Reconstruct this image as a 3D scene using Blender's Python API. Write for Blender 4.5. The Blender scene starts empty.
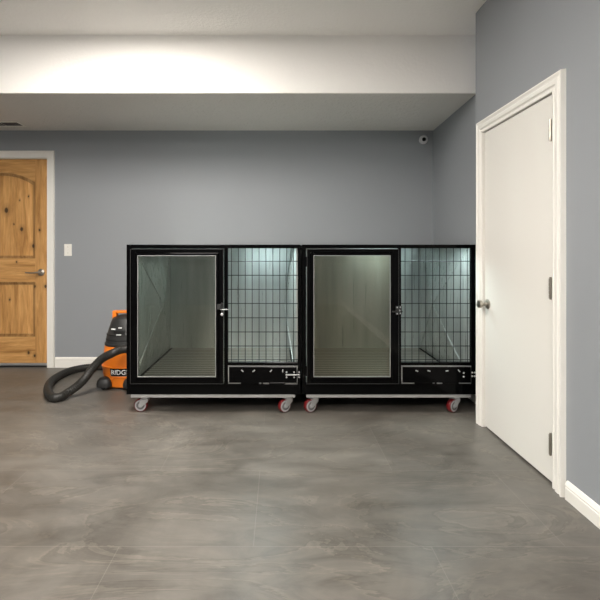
import bpy, bmesh, math, random
from mathutils import Vector, Matrix
random.seed(7)
C = bpy.context.scene.collection
S = bpy.context.scene
PI = math.pi

# ------------------------------------------------------------------ camera, world, exposure
EYE = 1.155
cd = bpy.data.cameras.new('camera'); cam = bpy.data.objects.new('camera', cd); C.objects.link(cam)
cam.location = (0, 0, EYE); cam.rotation_euler = (PI/2, 0, 0)
cd.sensor_width = 36; cd.lens = 27.0; cd.shift_x = 0.035; cd.shift_y = -0.0817
cd.clip_start = 0.05
S.camera = cam
w = bpy.data.worlds.new('world'); S.world = w; w.use_nodes = True
w.node_tree.nodes['Background'].inputs[0].default_value = (0.75, 0.8, 0.85, 1)
w.node_tree.nodes['Background'].inputs[1].default_value = 0.3
S.view_settings.view_transform = 'Standard'; S.view_settings.look = 'None'
S.view_settings.exposure = 0.0; S.view_settings.gamma = 1; S.view_settings.use_curve_mapping = False
LAMP = 45.0          # emission of the ceiling light panels
LED = 230.0            # emission of the strip lights inside the kennels

# ------------------------------------------------------------------ materials
class NT:
    def __init__(s, name, col=(.5,.5,.5), rough=.5, metal=0., spec=.5):
        s.m = bpy.data.materials.new(name); s.m.use_nodes = True
        s.t = s.m.node_tree; s.b = s.t.nodes['Principled BSDF']
        s.b.inputs['Base Color'].default_value = (*col, 1)
        s.b.inputs['Roughness'].default_value = rough
        s.b.inputs['Metallic'].default_value = metal
        s.b.inputs['Specular IOR Level'].default_value = spec
    def n(s, typ, **kw):
        nd = s.t.nodes.new(typ)
        for k, v in kw.items(): setattr(nd, k, v)
        return nd
    def l(s, a, b): s.t.links.new(a, b)
    def coords(s, scale=(1,1,1), rot=(0,0,0), loc=(0,0,0), kind='Object'):
        tc = s.n('ShaderNodeTexCoord'); mp = s.n('ShaderNodeMapping')
        mp.inputs['Scale'].default_value = scale; mp.inputs['Rotation'].default_value = rot
        mp.inputs['Location'].default_value = loc
        s.l(tc.outputs[kind], mp.inputs['Vector']); return mp.outputs['Vector']
    def noise(s, vec, scale, detail=4, rough=.5, dist=0.):
        x = s.n('ShaderNodeTexNoise'); x.inputs['Scale'].default_value = scale
        x.inputs['Detail'].default_value = detail; x.inputs['Roughness'].default_value = rough
        x.inputs['Distortion'].default_value = dist
        s.l(vec, x.inputs['Vector']); return x.outputs['Fac']
    def ramp(s, fac, stops):
        r = s.n('ShaderNodeValToRGB'); e = r.color_ramp.elements
        while len(e) < len(stops): e.new(.5)
        for i, (p, c) in enumerate(stops):
            e[i].position = p; e[i].color = (*c, 1) if len(c) == 3 else c
        s.l(fac, r.inputs['Fac']); return r.outputs['Color']
    def mix(s, fac, a, b, mode='MIX'):
        x = s.n('ShaderNodeMix', data_type='RGBA', blend_type=mode)
        for sock, v in ((x.inputs[0], fac), (x.inputs[6], a), (x.inputs[7], b)):
            if isinstance(v, (int, float)): sock.default_value = v
            elif isinstance(v, tuple): sock.default_value = (*v, 1)
            else: s.l(v, sock)
        return x.outputs[2]
    def math(s, op, a, b=0., c=0.):
        x = s.n('ShaderNodeMath', operation=op)
        for sock, v in zip(x.inputs, (a, b, c)):
            if isinstance(v, (int, float)): sock.default_value = v
            else: s.l(v, sock)
        return x.outputs[0]
    def bump(s, h, strength=.2, dist=.01):
        b = s.n('ShaderNodeBump'); b.inputs['Strength'].default_value = strength
        b.inputs['Distance'].default_value = dist
        s.l(h, b.inputs['Height']); s.l(b.outputs['Normal'], s.b.inputs['Normal'])
    def col(s, c): s.l(c, s.b.inputs['Base Color'])

M = {}
def wallpaint(name, col):
    t = NT(name, col, .55, 0, .35)
    v = t.coords()
    t.col(t.mix(t.noise(v, 1.3, 3), tuple(c*.95 for c in col), tuple(c*1.05 for c in col)))
    t.bump(t.noise(v, 160, 3), .12, .003)
    return t.m
M['wall'] = wallpaint('blue_grey_wall_paint', (.292, .309, .326))
t = NT('ceiling_texture', (.72, .70, .66), .8, 0, .2); v = t.coords()
t.bump(t.ramp(t.noise(v, 26, 4, .6, .6), [(.45,(0,0,0)), (.58,(1,1,1))]), .55, .010); M['ceiling'] = t.m
t = NT('white_ceiling', (.92, .90, .87), .8, 0, .2); v = t.coords()
t.bump(t.noise(v, 45, 5, .6), .3, .01); M['ceiling_white'] = t.m
t = NT('white_trim_paint', (.84, .82, .77), .35, 0, .45); v = t.coords()
t.bump(t.noise(v, 30, 3), .05, .003); M['trim'] = t.m
t = NT('white_door_paint', (.785, .765, .715), .32, 0, .4); v = t.coords(scale=(1,1,.25))
t.bump(t.noise(v, 60, 3), .08, .003); M['door_white'] = t.m

def floor_mat():
    t = NT('slate_floor', (.15,.14,.12), .4, 0, .5)
    v = t.coords()
    br = t.n('ShaderNodeTexBrick'); br.offset = .43; br.squash = 1
    mp = t.coords(loc=(.10, .07, 0))
    t.l(mp, br.inputs['Vector'])
    br.inputs['Scale'].default_value = 1; br.inputs['Mortar Size'].default_value = .0022
    br.inputs['Mortar Smooth'].default_value = .6; br.inputs['Bias'].default_value = 0
    br.inputs['Brick Width'].default_value = 1.22; br.inputs['Row Height'].default_value = .61
    br.inputs['Color1'].default_value = (.92,.92,.92,1); br.inputs['Color2'].default_value = (1.06,1.06,1.06,1)
    br.inputs['Mortar'].default_value = (1,1,1,1)
    big = t.noise(v, 1.1, 5, .6, .7)
    fine = t.noise(t.coords(scale=(.55,1.6,1)), 4.5, 8, .66, 1.4)
    veins = t.noise(t.coords(scale=(.5,1.3,1), rot=(0,0,.5)), 1.6, 7, .6, 2.2)
    base = t.ramp(big, [(.30,(.080,.071,.060)), (.5,(.118,.108,.094)), (.72,(.154,.143,.126))])
    f = t.ramp(fine, [(.3,(.70,.69,.68)), (.5,(1,1,1)), (.72,(1.30,1.285,1.26))])
    base = t.mix(1., base, f, 'MULTIPLY')
    vn = t.ramp(veins, [(.470,(1,1,1)), (.495,(.80,.79,.78)), (.505,(1.28,1.26,1.22)), (.53,(1,1,1))])
    base = t.mix(.8, base, vn, 'MULTIPLY')
    base = t.mix(.7, base, br.outputs['Color'], 'MULTIPLY')
    base = t.mix(t.math('MULTIPLY', br.outputs['Fac'], .2), base, (.27,.25,.22))
    t.col(base)
    r = t.ramp(fine, [(.3,(.30,)*3), (.7,(.48,)*3)])
    t.l(r, t.b.inputs['Roughness'])
    t.bump(t.math('ADD', fine, t.math('MULTIPLY', br.outputs['Fac'], -.5)), .12, .006)
    return t.m
M['floor'] = floor_mat()

KNOTS = []   # (x, z, radius) in world metres on the wooden door
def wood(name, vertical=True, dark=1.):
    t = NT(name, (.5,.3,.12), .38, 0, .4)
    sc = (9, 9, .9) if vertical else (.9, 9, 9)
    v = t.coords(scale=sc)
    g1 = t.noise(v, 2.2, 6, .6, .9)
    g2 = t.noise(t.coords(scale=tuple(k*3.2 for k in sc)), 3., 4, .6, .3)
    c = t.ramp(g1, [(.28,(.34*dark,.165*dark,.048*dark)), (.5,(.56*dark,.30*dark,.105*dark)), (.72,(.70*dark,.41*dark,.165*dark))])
    c = t.mix(.55, c, t.ramp(g2, [(.3,(.72,.68,.62)), (.7,(1.12,1.12,1.1))]), 'MULTIPLY')
    planks = t.noise(t.coords(scale=(7,.01,.01) if vertical else (.01,.01,4)), 1, 1)
    c = t.mix(.5, c, t.ramp(planks, [(.35,(.8,.78,.72)), (.65,(1.15,1.14,1.12))]), 'MULTIPLY')
    tc = t.n('ShaderNodeTexCoord'); sp = t.n('ShaderNodeSeparateXYZ'); t.l(tc.outputs['Object'], sp.inputs[0])
    wob = t.math('MULTIPLY', t.math('SUBTRACT', t.noise(tc.outputs['Object'], 22, 3), .5), .016)
    for x, z, r in KNOTS:
        dx = t.math('ADD', t.math('SUBTRACT', sp.outputs[0], x), wob)
        dz = t.math('MULTIPLY', t.math('SUBTRACT', sp.outputs[2], z), .72)
        d = t.math('SQRT', t.math('ADD', t.math('MULTIPLY', dx, dx), t.math('MULTIPLY', dz, dz)))
        k = t.ramp(t.math('DIVIDE', d, r*3.6), [(.22,(1,1,1)), (.40,(.30,)*3), (1.,(0,0,0))])
        c = t.mix(t.math('MULTIPLY', k, .93), c, (.030,.014,.006))
    t.col(c); t.bump(g2, .08, .003)
    return t.m

def plain(name, col, rough=.4, metal=0., spec=.5, bumpscale=0, bumpstr=.1):
    t = NT(name, col, rough, metal, spec)
    v = t.coords()
    t.col(t.mix(t.noise(v, 9, 3), tuple(c*.92 for c in col), tuple(c*1.08 for c in col)))
    if bumpscale: t.bump(t.noise(v, bumpscale, 3), bumpstr, .003)
    return t.m
M['black'] = plain('black_powder_coat', (.0015,.0015,.0017), .10, 0, .09)
M['black_matt'] = plain('black_matt', (.007,.007,.007), .6)
M['wire'] = plain('dark_wire', (.012,.015,.016), .4, .3)
M['zinc'] = plain('zinc_plated_steel', (.56,.57,.58), .3, .75)
M['bright'] = plain('bright_steel', (.6,.6,.6), .3, .6)
M['rail'] = plain('galvanised_rail', (.36,.36,.355), .35, .3)
M['red'] = plain('red_polyurethane', (.16,.010,.012), .35)
M['hub'] = plain('grey_hub', (.42,.42,.43), .4, .2)
M['hub_dark'] = plain('dark_grey_hub', (.16,.16,.165), .4, .2)
M['nickel'] = plain('satin_nickel', (.44,.40,.35), .38, 1.)
M['orange'] = plain('orange_plastic', (.80,.20,.012), .38, 0, .5, 200, .04)
M['charcoal'] = plain('charcoal_plastic', (.020,.020,.0195), .45, 0, .5, 200, .04)
M['hose'] = plain('hose_rubber', (.019,.018,.0155), .5, 0, .45)
M['white_plastic'] = plain('white_plastic', (.84,.82,.76), .35)
M['cam_grey'] = plain('camera_housing', (.62,.62,.63), .4)
M['lens'] = plain('dark_lens', (.004,.004,.004), .1)
M['text_white'] = plain('white_print', (.8,.8,.8), .4)
M['vent_dark'] = plain('vent_shadow_grey', (.06,.06,.06), .6)
M['rubber'] = plain('black_rubber', (.01,.01,.01), .6)

def steel(name, vertical=True, col=(.62,.67,.66), rough=.33, metal=.7):
    t = NT(name, col, rough, metal)
    sc = (30, 30, .6) if vertical else (.6, 30, 30)
    v = t.coords(scale=sc)
    g = t.noise(v, 3, 4, .6)
    broad = t.noise(t.coords(scale=(5,5,.5)), 1.3, 3)
    t.col(t.mix(broad, tuple(c*.42 for c in col), tuple(min(1,c*1.35) for c in col)))
    t.l(t.ramp(g, [(.3,(rough*.8,)*3), (.7,(rough*1.3,)*3)]), t.b.inputs['Roughness'])
    t.bump(g, .10, .003)
    return t.m
M['steel'] = steel('brushed_sheet_steel')
M['steel_side'] = steel('brushed_side_sheet', True, (.66,.69,.67), .30)

def grate():
    t = NT('slatted_kennel_floor', (.25,.235,.20), .4, .5)
    tc = t.n('ShaderNodeTexCoord'); sp = t.n('ShaderNodeSeparateXYZ'); t.l(tc.outputs['Object'], sp.inputs[0])
    s_ = t.math('SINE', t.math('MULTIPLY', sp.outputs[1], 2*PI/.06))
    t.col(t.ramp(s_, [(0.,(.17,.155,.13)), (.3,(.36,.335,.29)), (1.,(.44,.41,.36))]))
    t.bump(s_, .15, .003)
    return t.m
M['grate'] = grate()

def glass(name, tint):
    m = bpy.data.materials.new(name); m.use_nodes = True; nt = m.node_tree
    for n in list(nt.nodes): nt.nodes.remove(n)
    o = nt.nodes.new('ShaderNodeOutputMaterial'); mx = nt.nodes.new('ShaderNodeMixShader')
    tr = nt.nodes.new('ShaderNodeBsdfTransparent'); gl = nt.nodes.new('ShaderNodeBsdfGlossy'); fr = nt.nodes.new('ShaderNodeFresnel')
    tr.inputs[0].default_value = (*tint, 1); gl.inputs['Roughness'].default_value = .02
    gl.inputs[0].default_value = (.9,.9,.9,1)
    fr.inputs[0].default_value = 1.5
    nt.links.new(fr.outputs[0], mx.inputs[0]); nt.links.new(tr.outputs[0], mx.inputs[1]); nt.links.new(gl.outputs[0], mx.inputs[2])
    nt.links.new(mx.outputs[0], o.inputs[0]); return m
M['glass_smoke'] = glass('smoked_glass', (.77,.755,.71))
M['glass_bronze'] = glass('bronze_glass', (.76,.725,.65))

def emis(name, col, st):
    m = bpy.data.materials.new(name); m.use_nodes = True; b = m.node_tree.nodes['Principled BSDF']
    b.inputs['Base Color'].default_value = (.8,.8,.8,1)
    b.inputs['Emission Color'].default_value = (*col, 1); b.inputs['Emission Strength'].default_value = st
    return m
M['lamp'] = emis('lit_diffuser', (1.0,.945,.88), LAMP)
M['led_dim'] = emis('dimmer_led_strip', (.80,1.0,1.0), LED*.75)
M['led'] = emis('lit_led_strip', (.80,1.0,1.0), LED)

# ------------------------------------------------------------------ mesh helpers
def obj(name, bm, mats, parent=None, smooth=False, bevel=0, loc=None):
    me = bpy.data.meshes.new(name)
    bmesh.ops.recalc_face_normals(bm, faces=bm.faces[:])
    bm.to_mesh(me); bm.free()
    for m in (mats if isinstance(mats, (list, tuple)) else [mats]): me.materials.append(m)
    o = bpy.data.objects.new(name, me); C.objects.link(o)
    if parent: o.parent = parent
    if smooth:
        for p in me.polygons: p.use_smooth = True
        me.set_sharp_from_angle(angle=math.radians(40))
    if bevel:
        b = o.modifiers.new('bevel', 'BEVEL'); b.width = bevel; b.segments = 2; b.limit_method = 'ANGLE'
    if loc: o.location = loc
    return o
def box(bm, x0, x1, y0, y1, z0, z1, mi=0):
    vs = [bm.verts.new((x, y, z)) for x in (x0, x1) for y in (y0, y1) for z in (z0, z1)]
    for f in ((0,1,3,2),(4,6,7,5),(0,4,5,1),(2,3,7,6),(0,2,6,4),(1,5,7,3)):
        bm.faces.new([vs[i] for i in f]).material_index = mi
def boxes(*bs):
    bm = bmesh.new()
    for b in bs: box(bm, *b)
    return bm
def prism(bm, pts, axis, a, b, mi=0):
    """polygon pts (2-D) extruded along axis from a to b"""
    def P(p, d):
        if axis == 'y': return (p[0], d, p[1])
        if axis == 'x': return (d, p[0], p[1])
        return (p[0], p[1], d)
    A = [bm.verts.new(P(p, a)) for p in pts]; B = [bm.verts.new(P(p, b)) for p in pts]
    bm.faces.new(A).material_index = mi; bm.faces.new(B[::-1]).material_index = mi
    n = len(pts)
    for i in range(n): bm.faces.new((A[i], B[i], B[(i+1) % n], A[(i+1) % n])).material_index = mi
def cyl(bm, p0, p1, r, n=16, r2=None, mi=0, caps=True):
    p0, p1 = Vector(p0), Vector(p1); d = (p1-p0).normalized()
    u = d.orthogonal().normalized(); v = d.cross(u); r2 = r if r2 is None else r2
    A = [bm.verts.new(p0+(u*math.cos(2*PI*i/n)+v*math.sin(2*PI*i/n))*r) for i in range(n)]
    B = [bm.verts.new(p1+(u*math.cos(2*PI*i/n)+v*math.sin(2*PI*i/n))*r2) for i in range(n)]
    for i in range(n): bm.faces.new((A[i], A[(i+1)%n], B[(i+1)%n], B[i])).material_index = mi
    if caps: bm.faces.new(A[::-1]).material_index = mi; bm.faces.new(B).material_index = mi
def lathe(bm, prof, c, axis='z', n=40, sx=1., sy=1., expo=2., mi=0):
    """prof: (radius, height) pairs; superellipse section with half axes sx*r, sy*r"""
    rings = []
    for r, h in prof:
        ring = []
        for i in range(n):
            a = 2*PI*i/n; ca, sa = math.cos(a), math.sin(a)
            x = math.copysign(abs(ca)**(2/expo), ca)*r*sx; y = math.copysign(abs(sa)**(2/expo), sa)*r*sy
            p = (x, y, h) if axis == 'z' else ((x, h, y) if axis == 'y' else (h, x, y))
            ring.append(bm.verts.new(Vector(c)+Vector(p)))
        rings.append(ring)
    for A, B in zip(rings, rings[1:]):
        for i in range(n): bm.faces.new((A[i], A[(i+1)%n], B[(i+1)%n], B[i])).material_index = mi
    bm.faces.new(rings[0][::-1]).material_index = mi; bm.faces.new(rings[-1]).material_index = mi
def catmull(pts, k=12):
    P = [Vector(p) for p in pts]; P = [2*P[0]-P[1]] + P + [2*P[-1]-P[-2]]; out = []
    for i in range(1, len(P)-2):
        for j in range(k):
            t_ = j/k; a, b, c, d = P[i-1:i+3]
            out.append(.5*((2*b)+(c-a)*t_+(2*a-5*b+4*c-d)*t_*t_+(3*b-a-3*c+d)*t_**3))
    out.append(P[-2]); return out
def tube(bm, pts, rad, n=16, mi=0):
    pts = [Vector(p) for p in pts]; rings = []; u = None
    for i, p in enumerate(pts):
        d = (pts[min(i+1, len(pts)-1)]-pts[max(i-1, 0)]).normalized()
        u = d.orthogonal().normalized() if u is None else (u-d*u.dot(d)).normalized()
        v = d.cross(u); r = rad(i) if callable(rad) else rad
        rings.append([bm.verts.new(p+(u*math.cos(2*PI*k/n)+v*math.sin(2*PI*k/n))*r) for k in range(n)])
    for A, B in zip(rings, rings[1:]):
        for i in range(n): bm.faces.new((A[i], A[(i+1)%n], B[(i+1)%n], B[i])).material_index = mi
    bm.faces.new(rings[0][::-1]).material_index = mi; bm.faces.new(rings[-1]).material_index = mi
def sweep(bm, path, outs, normal, prof, closed_prof=True):
    """path: points; outs: outward vector per point (already mitred); prof: (out, protrusion)"""
    N = Vector(normal); rings = []
    for p, o in zip(path, outs):
        rings.append([bm.verts.new(Vector(p)+Vector(o)*a+N*b) for a, b in prof])
    n = len(prof)
    for A, B in zip(rings, rings[1:]):
        for i in range(n): bm.faces.new((A[i], A[(i+1)%n], B[(i+1)%n], B[i]))
    bm.faces.new(rings[0]); bm.faces.new(rings[-1][::-1])
def struct(name, bm, m, parent=None, **k):
    o = obj(name, bm, m, parent, **k)
    if not parent: o['kind'] = 'structure'
    return o
def thing(name, label, cat, loc=(0,0,0), rotz=0, group=None):
    o = bpy.data.objects.new(name, None); C.objects.link(o)
    o.empty_display_size = .1; o.location = loc; o.rotation_euler = (0, 0, rotz)
    o['label'] = label; o['category'] = cat
    if group: o['group'] = group
    return o

# ------------------------------------------------------------------ room shell
YB = 4.464            # back wall
XR = 1.345            # wall with the white door
YC = 3.078             # where that wall ends and the alcove starts
ZA, ZM = 2.350, 2.78  # alcove and main ceiling heights
XL, YF = -3.9, -3.3
def bx(px): return (px-279)/100.8          # measured across the back wall
def bz(py): return EYE-(py-251)/100.8

struct('floor', boxes((XL, 1.75, YF, YB+.1, -.12, 0)), M['floor'])
struct('ceiling', boxes((XL, 1.75, YF, 3.392, ZM, ZM+.1)), M['ceiling_white'])
struct('ceiling_alcove', boxes((XL, 1.75, 3.415, YB+.1, ZA, ZM+.1)), M['ceiling'])
struct('trim_1', boxes((XL, 1.56, 3.392, 3.415, ZA-.004, ZM)), M['ceiling_white'])        # fascia of the dropped ceiling
# back wall with an opening for the wooden door
DX0, DX1, DZT = bx(-45.4), bx(47.2), bz(158.6)
struct('wall_back', boxes((XL, DX0-.02, YB, YB+.1, 0, ZA), (DX1+.02, 1.75, YB, YB+.1, 0, ZA), (DX0-.02, DX1+.02, YB, YB+.1, DZT+.015, ZA)), M['wall'])
struct('wall_left', boxes((XL-.1, XL, YF, YB+.1, 0, ZM+.1)), M['wall'])
struct('wall_front', boxes((XL, 1.75, YF-.1, YF, 0, ZM+.1)), M['wall'])
bm = bmesh.new()
prism(bm, [(1.487, YC), (1.530, YB), (1.75, YB), (1.75, YC)], 'z', 0, ZA)
struct('wall_alcove', bm, M['wall'])
# right wall with an opening for the white door
RY0, RY1, RZT = 2.197, 2.955, 1.933
struct('wall_right', boxes((XR, 1.486, YF, RY0-.02, 0, ZM), (XR, 1.486, RY1+.02, YC, 0, ZM), (XR, 1.486, RY0-.02, RY1+.02, RZT+.02, ZM)), M['wall'])

# baseboards
BB = [(0,0), (0,.014), (.062,.014), (.066,.011), (.074,.011), (.079,.016), (.085,.012), (.093,.009), (.10,.003), (.10,0)]
def baseboard(name, a, b, normal, k=1.):
    bm = bmesh.new(); U = (0,0,k)
    sweep(bm, [a, b], [U, U], normal, BB); return struct(name, bm, M['trim'])
baseboard('baseboard_back', (bx(55.4), YB, 0), (1.53, YB, 0), (0,-1,0), 1.03)
baseboard('baseboard_alcove', (1.487, YC+.002, 0), (1.53, YB-.02, 0), (-1,0,0), 1.1)
baseboard('baseboard_right', (XR, YF, 0), (XR, 2.095, 0), (-1.0,0,0), .87)
baseboard('baseboard_left', (XL, YF, 0), (XL, YB, 0), (1,0,0))

# casing profile: (outward from the opening, protrusion from the wall)
CAS = [(0,0), (0,.012), (.012,.014), (.016,.010), (.024,.012), (.030,.018), (.052,.020), (.056,.016), (.064,.018), (.074,.024), (.082,.024), (.085,0)]
def casing(name, P0, P1, P2, P3, along, normal, wid=.077, near=.86, far=1.16):
    """P0 foot, P1 upper corner, P2 upper corner, P3 foot; along = unit vector from P0 side to P3 side"""
    A = Vector(along); U = Vector((0,0,1)); bm = bmesh.new(); k = wid/.085
    prof = [(a*k, b) for a, b in CAS]
    sweep(bm, [P0, P1, P2, P3], [-A*near, -A*near+U, A*far+U, A*far], normal, prof)
    return struct(name, bm, M['trim'])
casing('trim_2', (XR, RY1, 0), (XR, RY1, RZT), (XR, RY0, RZT), (XR, RY0, 0), (0,-1,0), (-1,0,0))
bm = bmesh.new()
prof = [(0,0), (0,.016), (.052,.016), (.056,.020), (.068,.020), (.070,0)]
sweep(bm, [(DX1+.006,YB,0), (DX1+.006,YB,DZT+.006), (DX0-.006,YB,DZT+.006), (DX0-.006,YB,0)],
      [(1,0,0), (1,0,1), (-1,0,1), (-1,0,0)], (0,-1,0), prof)
struct('trim_3', bm, M['trim'])
# jambs
struct('trim_4', boxes((XR-.001, 1.49, RY1, RY1+.02, 0, RZT+.02), (XR-.001, 1.49, RY0-.02, RY0, 0, RZT+.02), (XR-.001, 1.49, RY0, RY1, RZT, RZT+.02)), M['trim'])
struct('trim_5', boxes((DX1, DX1+.02, YB-.001, YB+.1, 0, DZT+.015), (DX0-.02, DX0, YB-.001, YB+.1, 0, DZT+.015), (DX0, DX1, YB-.001, YB+.1, DZT, DZT+.015)), M['trim'])
# closing panels behind both doors so no void shows round the leaves
struct('wall_behind_door', boxes((DX0-.1, DX1+.1, YB+.101, YB+.13, 0, DZT+.1)), M['black_matt'])

# ------------------------------------------------------------------ wooden door (door_1)
for px, py, r in ((4.6,210,.017), (20,229,.013), (32,246,.013), (39,230,.008), (34,286.5,.009), (45,286.5,.010), (28,353,.010),
                  (34,356,.009), (27,196,.006), (18,200,.005), (16,262,.006), (8,300,.007), (-18,220,.012), (-30,320,.012), (12,224,.005)):
    KNOTS.append((bx(px), bz(py), r))
M['wood_v'] = wood('knotty_alder_stile', True)
M['wood_h'] = wood('knotty_alder_rail', False)
M['wood_m'] = wood('knotty_alder_moulding_shaded', True, .62)  # same alder darkened: shade along the mouldings put into the colour
M['wood_p'] = wood('knotty_alder_panel', True, 1.06)
YD = YB+.012
door = bmesh.new()
pcx = bx(.8)
def door_layer(bm, ins, y0, y1):
    e = ins/100.8
    x0, x1 = DX0+.003, DX1-.003; zb, zt = bz(363.3), DZT-.004
    ox0, ox1 = bx(-33)+e, bx(34.6)-e
    box(bm, x0, ox0, y0, y1, zb, zt, 0); box(bm, ox1, x1, y0, y1, zb, zt, 0)
    box(bm, ox0, ox1, y0, y1, bz(258.5)-0, bz(282)+0, 1) if False else None
    box(bm, ox0, ox1, y0, y1, bz(282)-e, bz(258.5)+e, 1)
    box(bm, ox0, ox1, y0, y1, zb, bz(337)+e, 1)
    pts = [(ox0, zt), (ox1, zt)]
    hw = (ox1-ox0)/2; zs, za = bz(182)-e, bz(172.4)-e
    R = (hw*hw+(za-zs)**2)/(2*(za-zs)); cz = za-R
    for i in range(25):
        x = hw-2*hw*i/24; pts.append((pcx+x if False else (ox0+ox1)/2+x, cz+math.sqrt(R*R-x*x)))
    prism(bm, pts, 'y', y0, y1, 1)
door_layer(door, 0, YD, YD+.024)
d1 = struct('door_1', door, [M['wood_v'], M['wood_h']], bevel=.002)
st = bmesh.new(); door_layer(st, 1.3, YD+.006, YD+.024)
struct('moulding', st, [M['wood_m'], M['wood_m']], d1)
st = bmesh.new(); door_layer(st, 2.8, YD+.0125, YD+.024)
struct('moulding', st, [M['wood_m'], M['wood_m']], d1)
for za, zb in ((bz(259.5), bz(170)), (bz(338), bz(281))):
    bm = bmesh.new(); x = bx(-33); k = 0
    edges = [-33, -25, -16.5, -8, 1, 9, 17, 26, 34.6]
    for a, b in zip(edges, edges[1:]):
        g = .0022
        x0, x1 = bx(a), bx(b)
        prism(bm, [(x0, YD+.026), (x0, YD+.0225), (x0+g, YD+.0185), (x1-g, YD+.0185), (x1, YD+.0225), (x1, YD+.026)], 'z', za, zb)
    struct('panel', bm, M['wood_p'], d1)
struct('door_sweep', boxes((DX0+.003, DX1-.003, YD-.006, YD+.02, bz(365.6), bz(363.3))), M['zinc'], d1)
struct('threshold', boxes((DX0, DX1, YD-.004, YD+.06, 0, bz(366.6)), ), M['rubber'], d1)
def lever(parent, x, y, z, L):
    bm = bmesh.new(); lathe(bm, [(.034,0), (.034,-.006), (.029,-.011), (.012,-.013), (.012,-.045), (.010,-.047)], (x, y, z), 'y', 28)
    h = struct('door_handle', bm, M['nickel'], parent, smooth=True)
    bm = bmesh.new()
    tube(bm, catmull([(x+.006,y-.047,z), (x-.02,y-.052,z+.001), (x-.07,y-.050,z-.003), (x-L,y-.044,z)], 8), lambda i: .011-.0002*i, 12)
    struct('lever', bm, M['nickel'], h, smooth=True)
lever(d1, bx(40.6), YD, bz(272.5), .135)

# ------------------------------------------------------------------ white slab door (door_2)
XD = XR+.004
d2 = struct('door_2', boxes((XD, XD+.04, RY0+.004, RY1-.004, .012, RZT-.004)), M['door_white'], bevel=.0015)
struct('door_sweep', boxes((XD+.008, XD+.030, RY0+.006, RY1-.006, .002, .012)), M['rubber'], d2)
for z in (1.748, .972, .206):
    bm = bmesh.new()
    y, xh = RY0+.012, XR-.013
    for k in range(5): cyl(bm, (xh, y, z-.05+k*.02), (xh, y, z-.032+k*.02), .0075, 12)
    cyl(bm, (xh, y, z-.055), (xh, y, z+.055), .0050, 10)
    box(bm, XD-.0015, XD+.001, y, y+.016, z-.05, z+.05)
    box(bm, xh, XD, y-.002, y+.002, z-.05, z+.05)
    struct('hinge', bm, M['nickel'], d2)
kz, ky = EYE-52.5/153.5, 2.905
bm = bmesh.new()
lathe(bm, [(.032,0), (.032,-.005), (.026,-.010), (.013,-.013), (.011,-.030), (.014,-.034), (.024,-.042), (.0275,-.052), (.025,-.062), (.012,-.067)], (XD, ky, kz), 'x', 28)
struct('door_handle', bm, M['nickel'], d2, smooth=True)

# ------------------------------------------------------------------ ceiling lamps (out of the frame)
def ceiling_light(x, y, label, lx=.6, ly=1.3):
    t_ = thing('ceiling_light', label, 'ceiling light', (x, y, ZM-.001), 0, 'ceiling panel lights of the room')
    obj('frame', boxes((-lx/2-.03, lx/2+.03, -ly/2-.03, ly/2+.03, -.025, -.002)), M['white_plastic'], t_)
    obj('diffuser', boxes((-lx/2, lx/2, -ly/2, ly/2, -.032, -.0255)), M['lamp'], t_)
ceiling_light(-1.0, 2.05, 'white ceiling panel light nearest the kennels, just before the dropped ceiling')
ceiling_light(-1.6, -.3, 'white ceiling panel light at the rear left of the room')
ceiling_light(.1, -1.2, 'white ceiling panel light at the rear right of the room')

# ------------------------------------------------------------------ kennels
K = 141.0
def kz_(py): return EYE-(py-251)/K
YK, DK = 3.19, 1.21
def wheel_caster(parent, x, y, ztop, ang, lock=False):
    """swivel caster: plate + fork; children wheel"""
    R = .047; zc = R
    off = .030
    ca, sa = math.cos(ang), math.sin(ang)
    rot = Matrix.Translation((x, y, 0)) @ Matrix.Rotation(ang, 4, 'Z')
    bm = bmesh.new()
    box(bm, -.045, .045, -.035, .035, ztop-.005, ztop)
    cyl(bm, (0,0,ztop-.020), (0,0,ztop-.005), .030, 20)
    for s in (-1, 1):      # fork cheeks
        y0 = s*.0215; y1 = s*.0255
        prism(bm, [(-.026, ztop-.018), (.026, ztop-.018), (.024, ztop-.040), (.010-off, zc-.010), (-.008-off, zc-.006), (-.010-off, zc+.008)], 'y', min(y0,y1), max(y0,y1))
    box(bm, -.030, .026, -.0255, .0255, ztop-.023, ztop-.018)
    cyl(bm, (-off, -.030, zc), (-off, .030, zc), .007, 10)
    bmesh.ops.transform(bm, matrix=rot, verts=bm.verts)
    c = obj('caster', bm, M['zinc'], parent, bevel=.001)
    bm = bmesh.new()
    lathe(bm, [(R-.010,-.0165), (R-.003,-.0155), (R,-.010), (R,.010), (R-.003,.0155), (R-.010,.0165)], (-off,0,zc), 'y', 36)
    bmesh.ops.transform(bm, matrix=rot, verts=bm.verts)
    wo = obj('wheel', bm, M['red'], c, smooth=True); wo['label'] = 'red polyurethane caster wheel'
    bm = bmesh.new()
    lathe(bm, [(R-.0075,-.0178), (R-.0075,.0178)], (-off,0,zc), 'y', 30)
    lathe(bm, [(.014,-.021), (.016,-.019), (.016,.019), (.014,.021)], (-off,0,zc), 'y', 20)
    lathe(bm, [(.029,-.0186), (.029,.0186)], (-off,0,zc), 'y', 24, mi=1)
    bmesh.ops.transform(bm, matrix=rot, verts=bm.verts)
    obj('hub', bm, [M['hub'], M['hub_dark']], c, smooth=True)

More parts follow.
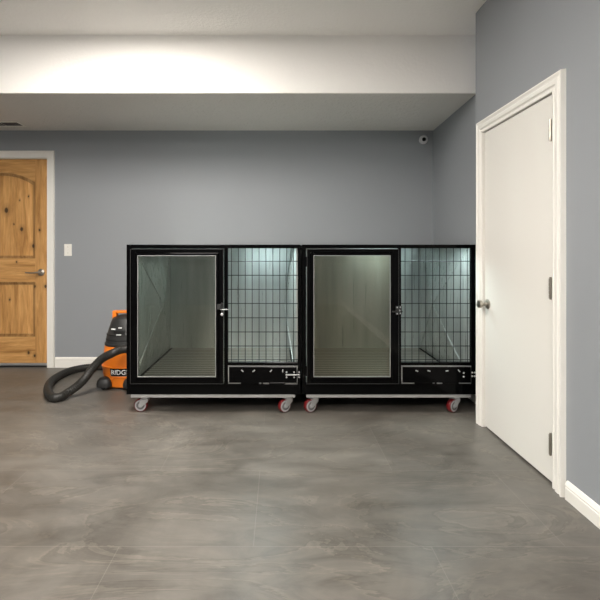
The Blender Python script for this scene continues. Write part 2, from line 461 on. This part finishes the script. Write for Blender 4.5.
def creased_panel(bm, x0, x1, y0, y1, z0, z1, inner, depth=.010):
    """sheet in the YZ plane with a cross-break: four facets meeting in the middle; inner = side (+1/-1) facing the kennel"""
    xi = x1 if inner > 0 else x0; xo = x0 if inner > 0 else x1
    c = bm.verts.new((xi+inner*depth, (y0+y1)/2, (z0+z1)/2))
    q = [bm.verts.new((xi, y, z)) for y, z in ((y0,z0),(y1,z0),(y1,z1),(y0,z1))]
    o = [bm.verts.new((xo, y, z)) for y, z in ((y0,z0),(y1,z0),(y1,z1),(y0,z1))]
    for i in range(4):
        bm.faces.new((q[i], q[(i+1)%4], c)); bm.faces.new((q[i], o[i], o[(i+1)%4], q[(i+1)%4]))
    bm.faces.new(o)
    for v in q: cyl(bm, v.co, c.co, .0055, 6)      # pressed crease along each diagonal

def kennel(x0, W, d0, d1, m0, m1, label, pane_mat, variant):
    g = 'wheeled kennels side by side'
    t_ = thing('dog_kennel', label, 'dog kennel', (x0, YK, 0), 0, g)
    W, d0, d1, m0, m1 = [v/K for v in (W, d0, d1, m0, m1)]
    zt, zb = kz_(244.6), kz_(394.5)
    zr = kz_(248.3)                # underside of the top rail
    zp = kz_(384.0)                # top of the bottom panel
    zh0, zh1 = kz_(365.5), kz_(362.5)
    sl = d0+.002                   # left stile width
    D = DK; f = .035
    bm = bmesh.new()
    for b in ((0, sl, 0, f, zb, zt), (m1, W, 0, f, zb, zt), (sl, m1, 0, f, zr, zt), (d1, m0, 0, f, zp, zr),
              (sl, m1, 0, f, zb, zp), (m0, m1, 0, f, zh0, zh1),
              (0, f, D-f, D, zb, zt), (W-f, W, D-f, D, zb, zt), (f, W-f, D-f, D, zt-f, zt), (f, W-f, D-f, D, zb, zb+f),
              (0, .022, f, D-f, zt-f, zt), (W-.022, W, f, D-f, zt-f, zt), (0, .022, f, D-f, zb, zb+.05), (W-.022, W, f, D-f, zb, zb+.05)):
        box(bm, *b)
    fr = obj('frame', bm, M['black'], t_, bevel=.0025); fr['label'] = 'gloss black powder coated frame'
    zf = .215                      # kennel floor level
    ct, cb = .0005, .032
    for s in (0, 1):
        bm = bmesh.new()
        if s == 0: creased_panel(bm, ct, cb, f+.001, D-f-.006, zf+.001, zt-.006, +1, .075)
        else: creased_panel(bm, W-cb, W-ct, f+.001, D-f-.006, zf+.001, zt-.006, -1, .075)
        obj('side_panel', bm, M['steel_side'], t_)
    obj('back_panel', boxes((cb+.0005, W-cb-.0005, D-f-.005, D-f-.001, zf, zt-.006)), M['steel'], t_)
    obj('roof_panel', boxes((.003, W-.003, .036, D-.003, zt-.005, zt+.001)), M['steel'], t_)
    obj('floor_panel', boxes((cb+.022, W-cb-.022, f+.001, D-f-.007, zf-.012, zf)), M['grate'], t_)
    obj('drain_tray', boxes((.003, W-.003, f+.001, D-f-.0055, zf-.030, zf-.020), (.003, cb, f+.001, D-f-.0055, zf-.020, zf), (W-cb, W-.003, f+.001, D-f-.0055, zf-.020, zf)), M['black_matt'], t_)
    obj('base_rail', boxes((4.5/K, W-6/K, -.004, .026, kz_(397.3), zb-.001), (4.5/K, W-6/K, D-.04, D-.01, kz_(397.3), zb-.001),
                           (4.5/K, .065, .026, D-.04, kz_(397.3), zb-.001), (W-.07, W-6/K, .026, D-.04, kz_(397.3), zb-.001)), M['rail'], t_)
    obj('base_panel', boxes((.066, W-.071, .036, D-.05, zb-.006, zb+.004)), M['black_matt'], t_)
    # strip light under the roof, over the mesh bay
    lb = obj('light_bar', boxes((m0+.02, m1-.02, .040, .072, zt-.0135, zt-.0055)), M['zinc'], t_)
    obj('diffuser', boxes((m0+.06, m1-.09, .043, .069, zt-.018, zt-.014)), M['led' if variant == 0 else 'led_dim'], lb)
    # glazed door
    a0, a1 = d0+1./K, d1-.2/K; z1, z0 = kz_(249.0), kz_(383.2)
    gx0, gx1 = d0+9.3/K, d1-8.2/K; gz1, gz0 = kz_(256.), kz_(375.4)
    if variant: gx0, gx1 = d0+8.2/K, d1-9.6/K
    dm = bmesh.new()
    def ring(bm, o, i, y0, y1):
        ox0, ox1, oz0, oz1 = o; ix0, ix1, iz0, iz1 = i
        box(bm, ox0, ix0, y0, y1, oz0, oz1); box(bm, ix1, ox1, y0, y1, oz0, oz1)
        box(bm, ix0, ix1, y0, y1, iz1, oz1); box(bm, ix0, ix1, y0, y1, oz0, iz0)
    e = .012
    ring(dm, (a0, a1, z0, z1), (gx0-.022, gx1+.022, gz0-.022, gz1+.022), -.018, -.002)
    ring(dm, (gx0-.022, gx1+.022, gz0-.022, gz1+.022), (gx0-.002, gx1+.002, gz0-.002, gz1+.002), -.026, -.002)
    dr = obj('door', dm, M['black'], t_, bevel=.003); dr['label'] = 'black framed glazed door'
    bm = bmesh.new()
    ring(bm, (gx0-.0045, gx1+.0045, gz0-.0045, gz1+.0045), (gx0-.0005, gx1+.0005, gz0-.0005, gz1+.0005), -.0275, -.020)
    obj('glazing_bead', bm, M['rail'], dr)
    bm = bmesh.new()
    ring(bm, (a0, a1, z0, z1), (a0+.003, a1-.003, z0+.003, z1-.003), -.0195, -.0175)
    obj('edge_strip', bm, plain_edge, dr)
    obj('glass_pane', boxes((gx0-.001, gx1+.001, -.014, -.010, gz0-.001, gz1+.001)), pane_mat, dr)
    for z in (z1-.09, z0+.09):
        bm = bmesh.new(); cyl(bm, (a0-.004, -.014, z-.035), (a0-.004, -.014, z+.035), .007, 12)
        obj('hinge', bm, M['black'], dr, smooth=True)
    # door latch
    zl = kz_(310)
    if variant == 0:
        bm = bmesh.new()
        box(bm, a1-.042, a1-.018, -.040, -.018, zl+.008, zl+.045)
        box(bm, a1-.014, a1+.002, -.030, -.018, zl-.012, zl+.052)
        cyl(bm, (a1-.010, -.037, zl+.049), (a1-.010, -.026, zl+.049), .006, 10)
        la = obj('latch', bm, M['charcoal'], dr, bevel=.001)
        bm = bmesh.new()
        cyl(bm, (a1-.020, -.036, zl+.008), (a1+.045, -.036, zl+.008), .0032, 10)
        lathe(bm, [(.003,-.048), (.009,-.046), (.011,-.038), (.007,-.030)], (a1-.008, 0, zl-.026), 'y', 16)
        obj('bolt', bm, M['bright'], la)
    else:
        bm = bmesh.new()
        box(bm, a1-.024, a1-.004, -.030, -.018, zl-.030, zl+.030); box(bm, a1+.003, a1+.022, -.012, .002, zl-.030, zl+.030)
        box(bm, a1-.052, a1+.020, -.036, -.028, zl-.012, zl-.002)
        lathe(bm, [(.004,-.044), (.015,-.042), (.017,-.034), (.012,-.026)], (a1-.004, 0, zl+.006), 'y', 18)
        la = obj('latch', bm, M['charcoal'], dr, bevel=.001)
        bm = bmesh.new()
        for sx, sz in ((-.014,.022), (-.014,-.022), (.013,.022), (.013,-.022), (0,.002)):
            y = -.044 if sx == 0 else (-.030 if sx < 0 else -.012)
            bm = bmesh.new(); lathe(bm, [(.0045,y-.004), (.0055,y)], (a1-.002+sx, 0, zl+sz), 'y', 10)
            obj('screw', bm, M['zinc'], la)
    # wire mesh
    bm = bmesh.new()
    r = .0026; n = 10
    p = 6.93/K; first = (3.3 if variant == 0 else 4.2)/K
    x = m0+first
    while x < m1-.004:
        cyl(bm, (x, .010, zh1-.004), (x, .010, zr+.004), r, 8); x += p
    for py in (261.3, 275.4, 289.5, 303.7, 318.1, 332.3, 346.4, 360.2):
        cyl(bm, (m0-.004, .0145, kz_(py)), (m1+.004, .0145, kz_(py)), r*1.1, 8)
    obj('wire_mesh', bm, M['wire'], t_, smooth=True)
    # feeding hatch
    hb = bmesh.new()
    e = .006
    box(hb, m0+.001, m1-.001, .004, .012, zh0-.009, zh0-.001)
    box(hb, m0+.001, m0+.008, .004, .012, zp+.002, zh0-.009)
    box(hb, m1-.008, m1-.001, .004, .012, zp+.002, zh0-.009)
    box(hb, m0+.001, m1-.001, .004, .012, zp+.001, zp+.012)
    hf = obj('feeding_hatch_frame', hb, M['rail'], t_)
    pm = bmesh.new()
    hx0, hx1 = m0+.008, m1-.008; hz1, hz0 = zh0-.009, zp+.013
    box(pm, hx0, hx1, -.012, .003, hz0, hz1)
    for u0, u1 in ((13, 31), (33.5, 35), (41, 57)):
        box(pm, m0+u0/K, m0+u1/K, -.012, .003, zp+.001, hz0)
    hp = obj('feeding_hatch', pm, M['black'], t_, bevel=.002)
    for u, a in ((14.5,-.7), (26,.7), (43,.9), (54.7,1.5)) if variant == 0 else ((15,-.3), (27,-.3), (45,.1), (57,-.9)):
        bm = bmesh.new(); box(bm, -.0095, .0095, -.004, 0, -.0035, .0035)
        bmesh.ops.transform(bm, matrix=Matrix.Translation((m0+u/K, -.012, kz_(370.3))) @ Matrix.Rotation(-a, 4, 'Y'), verts=bm.verts)
        obj('tab', bm, M['bright'], hp)
    zl = kz_(374)
    if variant == 0:
        bm = bmesh.new()
        cyl(bm, (m0+57.5/K, -.020, zl), (m0+71.5/K, -.020, zl), .0045, 10)
        for u in (58.5, 66, 71):
            for dz in (-.018, 0, .018):
                lathe(bm, [(.003,-.024), (.006,-.021), (.006,-.017)], (m0+u/K, 0, zl+dz), 'y', 10)
        lat = obj('latch', bm, M['bright'], hp)
        for b in ((m0+57/K, m0+60/K, -.017, -.012, zl-.024, zl+.024), (m0+64/K, m0+67.5/K, -.017, -.012, zl-.024, zl+.024), (m1+.003, m1+.014, -.017, 0, zl-.024, zl+.024)):
            obj('plate', boxes(b), M['black'], lat)
    else:
        lat = obj('hinge_plate', boxes((m0+58.5/K, m0+66/K, -.016, -.012, zl-.026, zl+.024)), M['black'], hp)
        obj('hinge_plate', boxes((m1+.001, m1+.034, -.006, 0, zl-.026, zl+.024)), M['black'], hp)
        for u, y in ((61.5,-.016), (70.5,-.006), (73,-.006)):
            for dz in (-.014, .012):
                bm = bmesh.new(); lathe(bm, [(.003,y-.004), (.0065,y-.002), (.0065,y)], (m0+u/K, 0, zl+dz), 'y', 10)
                obj('screw', bm, M['bright'], hp)
    zc = kz_(397.6)-.0005
    xs = (16.5, 161.5) if variant == 0 else (12.2, 156.)
    wheel_caster(t_, xs[0]/K, .055, zc, .02 if variant == 0 else .5)
    wheel_caster(t_, xs[1]/K, .055, zc, .55)
    wheel_caster(t_, xs[0]/K, D-.07, zc, 2.4)
    wheel_caster(t_, xs[1]/K, D-.07, zc, .9)
    return t_
plain_edge = plain('frame_edge_highlight', (.055,.055,.055), .3, .5)  # grey edge colour paints the thin highlight round the kennel doors
kennel((126.5-279)/K, 174.2, 3.5, 97.5, 101.5, 171.3,
       'left of the two black wheeled kennels, standing beside the orange vacuum', M['glass_smoke'], 0)
kennel((302.0-279)/K, 174.5, 3.7, 96.5, 99.2, 169.4,
       'right of the two black wheeled kennels, standing next to the white door', M['glass_bronze'], 1)

# ------------------------------------------------------------------ shop vacuum
VX, VY = -1.315, 3.925
vac = thing('shop_vacuum', 'orange and black wet dry vacuum with a looped hose beside the left kennel', 'vacuum cleaner', (VX, VY, 0))
bm = bmesh.new()
lathe(bm, [(.172,.012), (.184,.022), (.200,.12), (.208,.176), (.212,.182), (.212,.190), (.201,.194), (.197,.26), (.189,.345), (.185,.352)], (0,0,0), n=56, expo=2.25)
drum = obj('drum', bm, M['orange'], vac, smooth=True)
bm = bmesh.new()
lathe(bm, [(.184,.353), (.188,.357), (.188,.372), (.181,.376), (.174,.42), (.170,.45), (.163,.456), (.160,.472), (.150,.505), (.140,.540), (.124,.575), (.112,.588), (.06,.602)], (0,0,0), n=56, expo=2.3)
head = obj('motor_head', bm, M['charcoal'], vac, smooth=True)
for zz, rr in ((.440,.169),(.398,.175)):
    bm = bmesh.new(); lathe(bm, [(rr,zz), (rr+.003,zz+.003), (rr+.003,zz+.009), (rr-.002,zz+.012)], (0,0,0), n=56, expo=2.3)
    obj('trim_band', bm, M['black_matt'], head, smooth=True)
bm = bmesh.new()
for b in ((-.122, -.086, -.050, .012, .560, .640), (.086, .122, -.050, .012, .560, .640), (-.086, .086, -.050, .012, .618, .640)): box(bm, *b)
obj('carry_handle', bm, M['orange'], vac, bevel=.006)
def on_drum(r, ang, z):    # ang 0 = straight at the camera side (-Y), positive to +X; follows the superellipse section
    ca, sa = math.sin(ang), -math.cos(ang); e = 2.25
    k = (abs(ca)**e+abs(sa)**e)**(-1/e)
    return Vector((r*k*ca, r*k*sa, z))
# pale switch marks and logo plate on the motor head
for a0, a1_, z0, z1, m in ((-.62,-.36,.492,.502,'text_white'), (-.20,-.02,.506,.514,'text_white'), (-.26,-.02,.450,.458,'text_white'), (-.40,.15,.462,.487,'black_matt')):
    bm = bmesh.new(); n = 8; rr = .171 if z0 < .47 else (.163 if z0 < .495 else .158)
    A = []
    for i in range(n+1):
        a = a0+(a1_-a0)*i/n
        A.append([bm.verts.new(on_drum(r_, a, z_)) for r_, z_ in ((rr,z0), (rr,z1), (rr-.02,z1), (rr-.02,z0))])
    for p, q in zip(A, A[1:]):
        for i in range(4): bm.faces.new((p[i], p[(i+1)%4], q[(i+1)%4], q[i]))
    bm.faces.new(A[0]); bm.faces.new(A[-1][::-1])
    obj('badge', bm, M[m], head)
# brand plate and lettering wrapped on the drum
LC = .07   # centre angle
zc0, zc1 = .120, .182
def rad_at(z): return .200+(z-.12)/(.056)*.008
bm = bmesh.new(); n = 24
for zA, zB, dr_, hw, mi in ((zc0, zc1, .0035, .46, 0), (zc0-.004, zc1+.004, .0015, .48, 1)):
    A = []
    for i in range(n+1):
        a = LC-hw+2*hw*i/n
        A.append([bm.verts.new(on_drum(rad_at(z_)+r_, a, z_)) for r_, z_ in ((dr_,zA), (dr_,zB), (-.004,zB), (-.004,zA))])
    for p, q in zip(A, A[1:]):
        for i in range(4): bm.faces.new((p[i], p[(i+1)%4], q[(i+1)%4], q[i])).material_index = mi
    bm.faces.new(A[0]).material_index = mi; bm.faces.new(A[-1][::-1]).material_index = mi
plate = obj('name_plate', bm, [M['black'], M['zinc']], drum)
cu = bpy.data.curves.new('lettering', 'FONT'); cu.body = 'RIDGID'; cu.size = 1; cu.offset = .018; cu.align_x = 'CENTER'; cu.resolution_u = 3
to = bpy.data.objects.new('lettering_source', cu); C.objects.link(to)
bpy.context.view_layer.update()
me = bpy.data.meshes.new_from_object(to.evaluated_get(bpy.context.evaluated_depsgraph_get()))
bpy.data.objects.remove(to)
bm = bmesh.new(); bm.from_mesh(me); bpy.data.meshes.remove(me)
xs_ = [v.co.x for v in bm.verts]; ys_ = [v.co.y for v in bm.verts]
bmesh.ops.subdivide_edges(bm, edges=[e for e in bm.edges if e.calc_length() > .15], cuts=2)
ex = bmesh.ops.extrude_face_region(bm, geom=bm.faces[:])
for v in [g for g in ex['geom'] if isinstance(g, bmesh.types.BMVert)]: v.co.z += 1
for v in bm.verts:
    u = (v.co.x-min(xs_))/(max(xs_)-min(xs_)); q = (v.co.y-min(ys_))/(max(ys_)-min(ys_))
    z_ = zc0+.010+q*(zc1-zc0-.020)
    v.co = on_drum(rad_at(z_)+.0036+.0012*v.co.z, LC-.42+.84*u, z_)
obj('lettering', bm, M['text_white'], plate)
# lower recess, feet with casters
bm = bmesh.new()
for a in (-.62, .62):
    pass
for cx, cy in ((-.140,-.165), (.085,-.180), (-.10,.165), (.155,.13)):
    sx = math.copysign(1, cx)
    bm = bmesh.new()
    lathe(bm, [(.044,.022), (.058,.026), (.060,.050), (.054,.078), (.036,.100), (.014,.106)], (cx, cy, 0), n=32, sx=1.08, sy=.95, expo=2.7)
    f = obj('foot', bm, M['charcoal'], vac, smooth=True)
    bm = bmesh.new(); lathe(bm, [(.018,-.014), (.024,-.010), (.024,.010), (.018,.014)], (cx+sx*.01, cy, .024), 'y', 22)
    obj('wheel', bm, M['rubber'], f, smooth=True)
# arch-shaped recess line at the bottom of the drum front
bm = bmesh.new()
A = catmull([on_drum(.196, -.36, .055), on_drum(.199, -.34, .090), on_drum(.202, -.25, .104), on_drum(.202, .25, .104), on_drum(.199, .34, .09), on_drum(.196, .36, .055)], 8)
tube(bm, A, .004, 8)
obj('drum_rib', bm, M['orange'], drum, smooth=True)
# hose inlet and hose
bm = bmesh.new(); pin = on_drum(.190, .50, .330); pd = Vector((math.sin(.45), -math.cos(.45), 0))
cyl(bm, pin-pd*.02, pin+pd*.022, .046, 24); cyl(bm, pin+pd*.022, pin+pd*.034, .041, 24)
obj('hose_port', bm, M['charcoal'], vac, smooth=True)
def fl(px, py, h):       # point seen at (px, py) when its height above the floor is h (local to the vacuum)
    s = (py-251)/(EYE-h); return Vector(((px-279)/s-VX, 450/s-VY, h))
R_ = .034
path = [pin+pd*.024, pin+pd*.060+Vector((-.02,0,.003)), fl(127,349,.362), fl(120,350,.355), fl(112,353.5,.335), fl(102,358.8,.285), fl(92,369,.205), fl(84,379.5,.135), fl(76,387,.080), fl(68,392.5,.045),
        fl(60,397,R_+.001), fl(52,397,R_+.001), fl(48,391,R_+.001), fl(50,383,R_+.001), fl(58,376.5,R_+.001), fl(70,371,R_+.001), fl(84,368,R_+.001),
        fl(97,366.8,R_+.001), fl(110,367,R_+.001), fl(120,368,R_+.001)]
pts = catmull(path, 22)
# resample evenly for the ribs
rs = [pts[0]]; acc = 0
for a, b in zip(pts, pts[1:]):
    L = (b-a).length; 
    while acc+L >= .0045:
        k_ = (.0045-acc)/L if L else 0; a = a.lerp(b, k_); rs.append(a.copy()); L = (b-a).length; acc = 0
    acc += L
bm = bmesh.new(); tube(bm, rs, lambda i: R_-(0, .0008, .0022, .0008)[i % 4], 18)
obj('hose', bm, M['hose'], vac, smooth=True)
bm = bmesh.new(); cyl(bm, rs[0], rs[14], R_+.005, 20)
obj('hose_cuff', bm, M['charcoal'], vac, smooth=True)

# ------------------------------------------------------------------ small fixtures
sw = thing('light_switch', 'ivory light switch plate on the back wall right of the wooden door', 'light switch', (bx(68.2), YB-.0005, bz(250)))
obj('cover_plate', boxes((-.037, .037, -.006, 0, -.059, .059)), M['white_plastic'], sw, bevel=.002)
bm = bmesh.new(); box(bm, -.005, .005, -.016, -.0062, -.004, .010); box(bm, -.008, .008, -.0072, -.0062, -.014, .014)
obj('toggle', bm, M['trim'], sw)
for z in (-.030, .030):
    bm = bmesh.new(); cyl(bm, (0,-.0075,z), (0,-.0062,z), .0035, 10)
    obj('screw', bm, M['nickel'], sw)

sc_ = thing('security_camera', 'small grey round camera high in the corner above the right kennel', 'security camera', (bx(422.4), YB-.0005, bz(140.6)))
bm = bmesh.new(); lathe(bm, [(.036,0), (.036,-.008), (.026,-.012)], (0,0,0), 'y', 28)
obj('mount', bm, M['cam_grey'], sc_, smooth=True)
bm = bmesh.new(); lathe(bm, [(.028,-.0125), (.040,-.018), (.043,-.030), (.041,-.042), (.033,-.048), (.022,-.049)], (0,0,0), 'y', 36)
obj('housing', bm, M['cam_grey'], sc_, smooth=True)
bm = bmesh.new(); lathe(bm, [(.019,-.0485), (.019,-.0525), (.013,-.054)], (0,0,0), 'y', 24)
obj('lens', bm, M['lens'], sc_, smooth=True)

vt = thing('ceiling_vent', 'white slatted air vent in the ceiling above the wooden door', 'air vent', (-2.59, 4.222, ZA-.0005))
hw, hd = .185, .085
bm = boxes((-hw, hw, -hd, -hd+.022, -.008, 0), (-hw, hw, hd-.022, hd, -.008, 0), (-hw, -hw+.022, -hd+.022, hd-.022, -.008, 0), (hw-.022, hw, -hd+.022, hd-.022, -.008, 0))
obj('frame', bm, M['white_plastic'], vt, bevel=.002)
obj('duct_opening', boxes((-hw+.023, hw-.023, -hd+.023, hd-.023, -.0015, -.0002)), M['vent_dark'], vt)
for k in range(5):
    x = -hw+.034+k*.036
    bm = bmesh.new(); prism(bm, [(x, -.002), (x+.003, -.002), (x+.022, -.010), (x+.019, -.010)], 'y', -hd+.023, hd-.023)
    obj('louvre', bm, M['white_plastic'], vt)
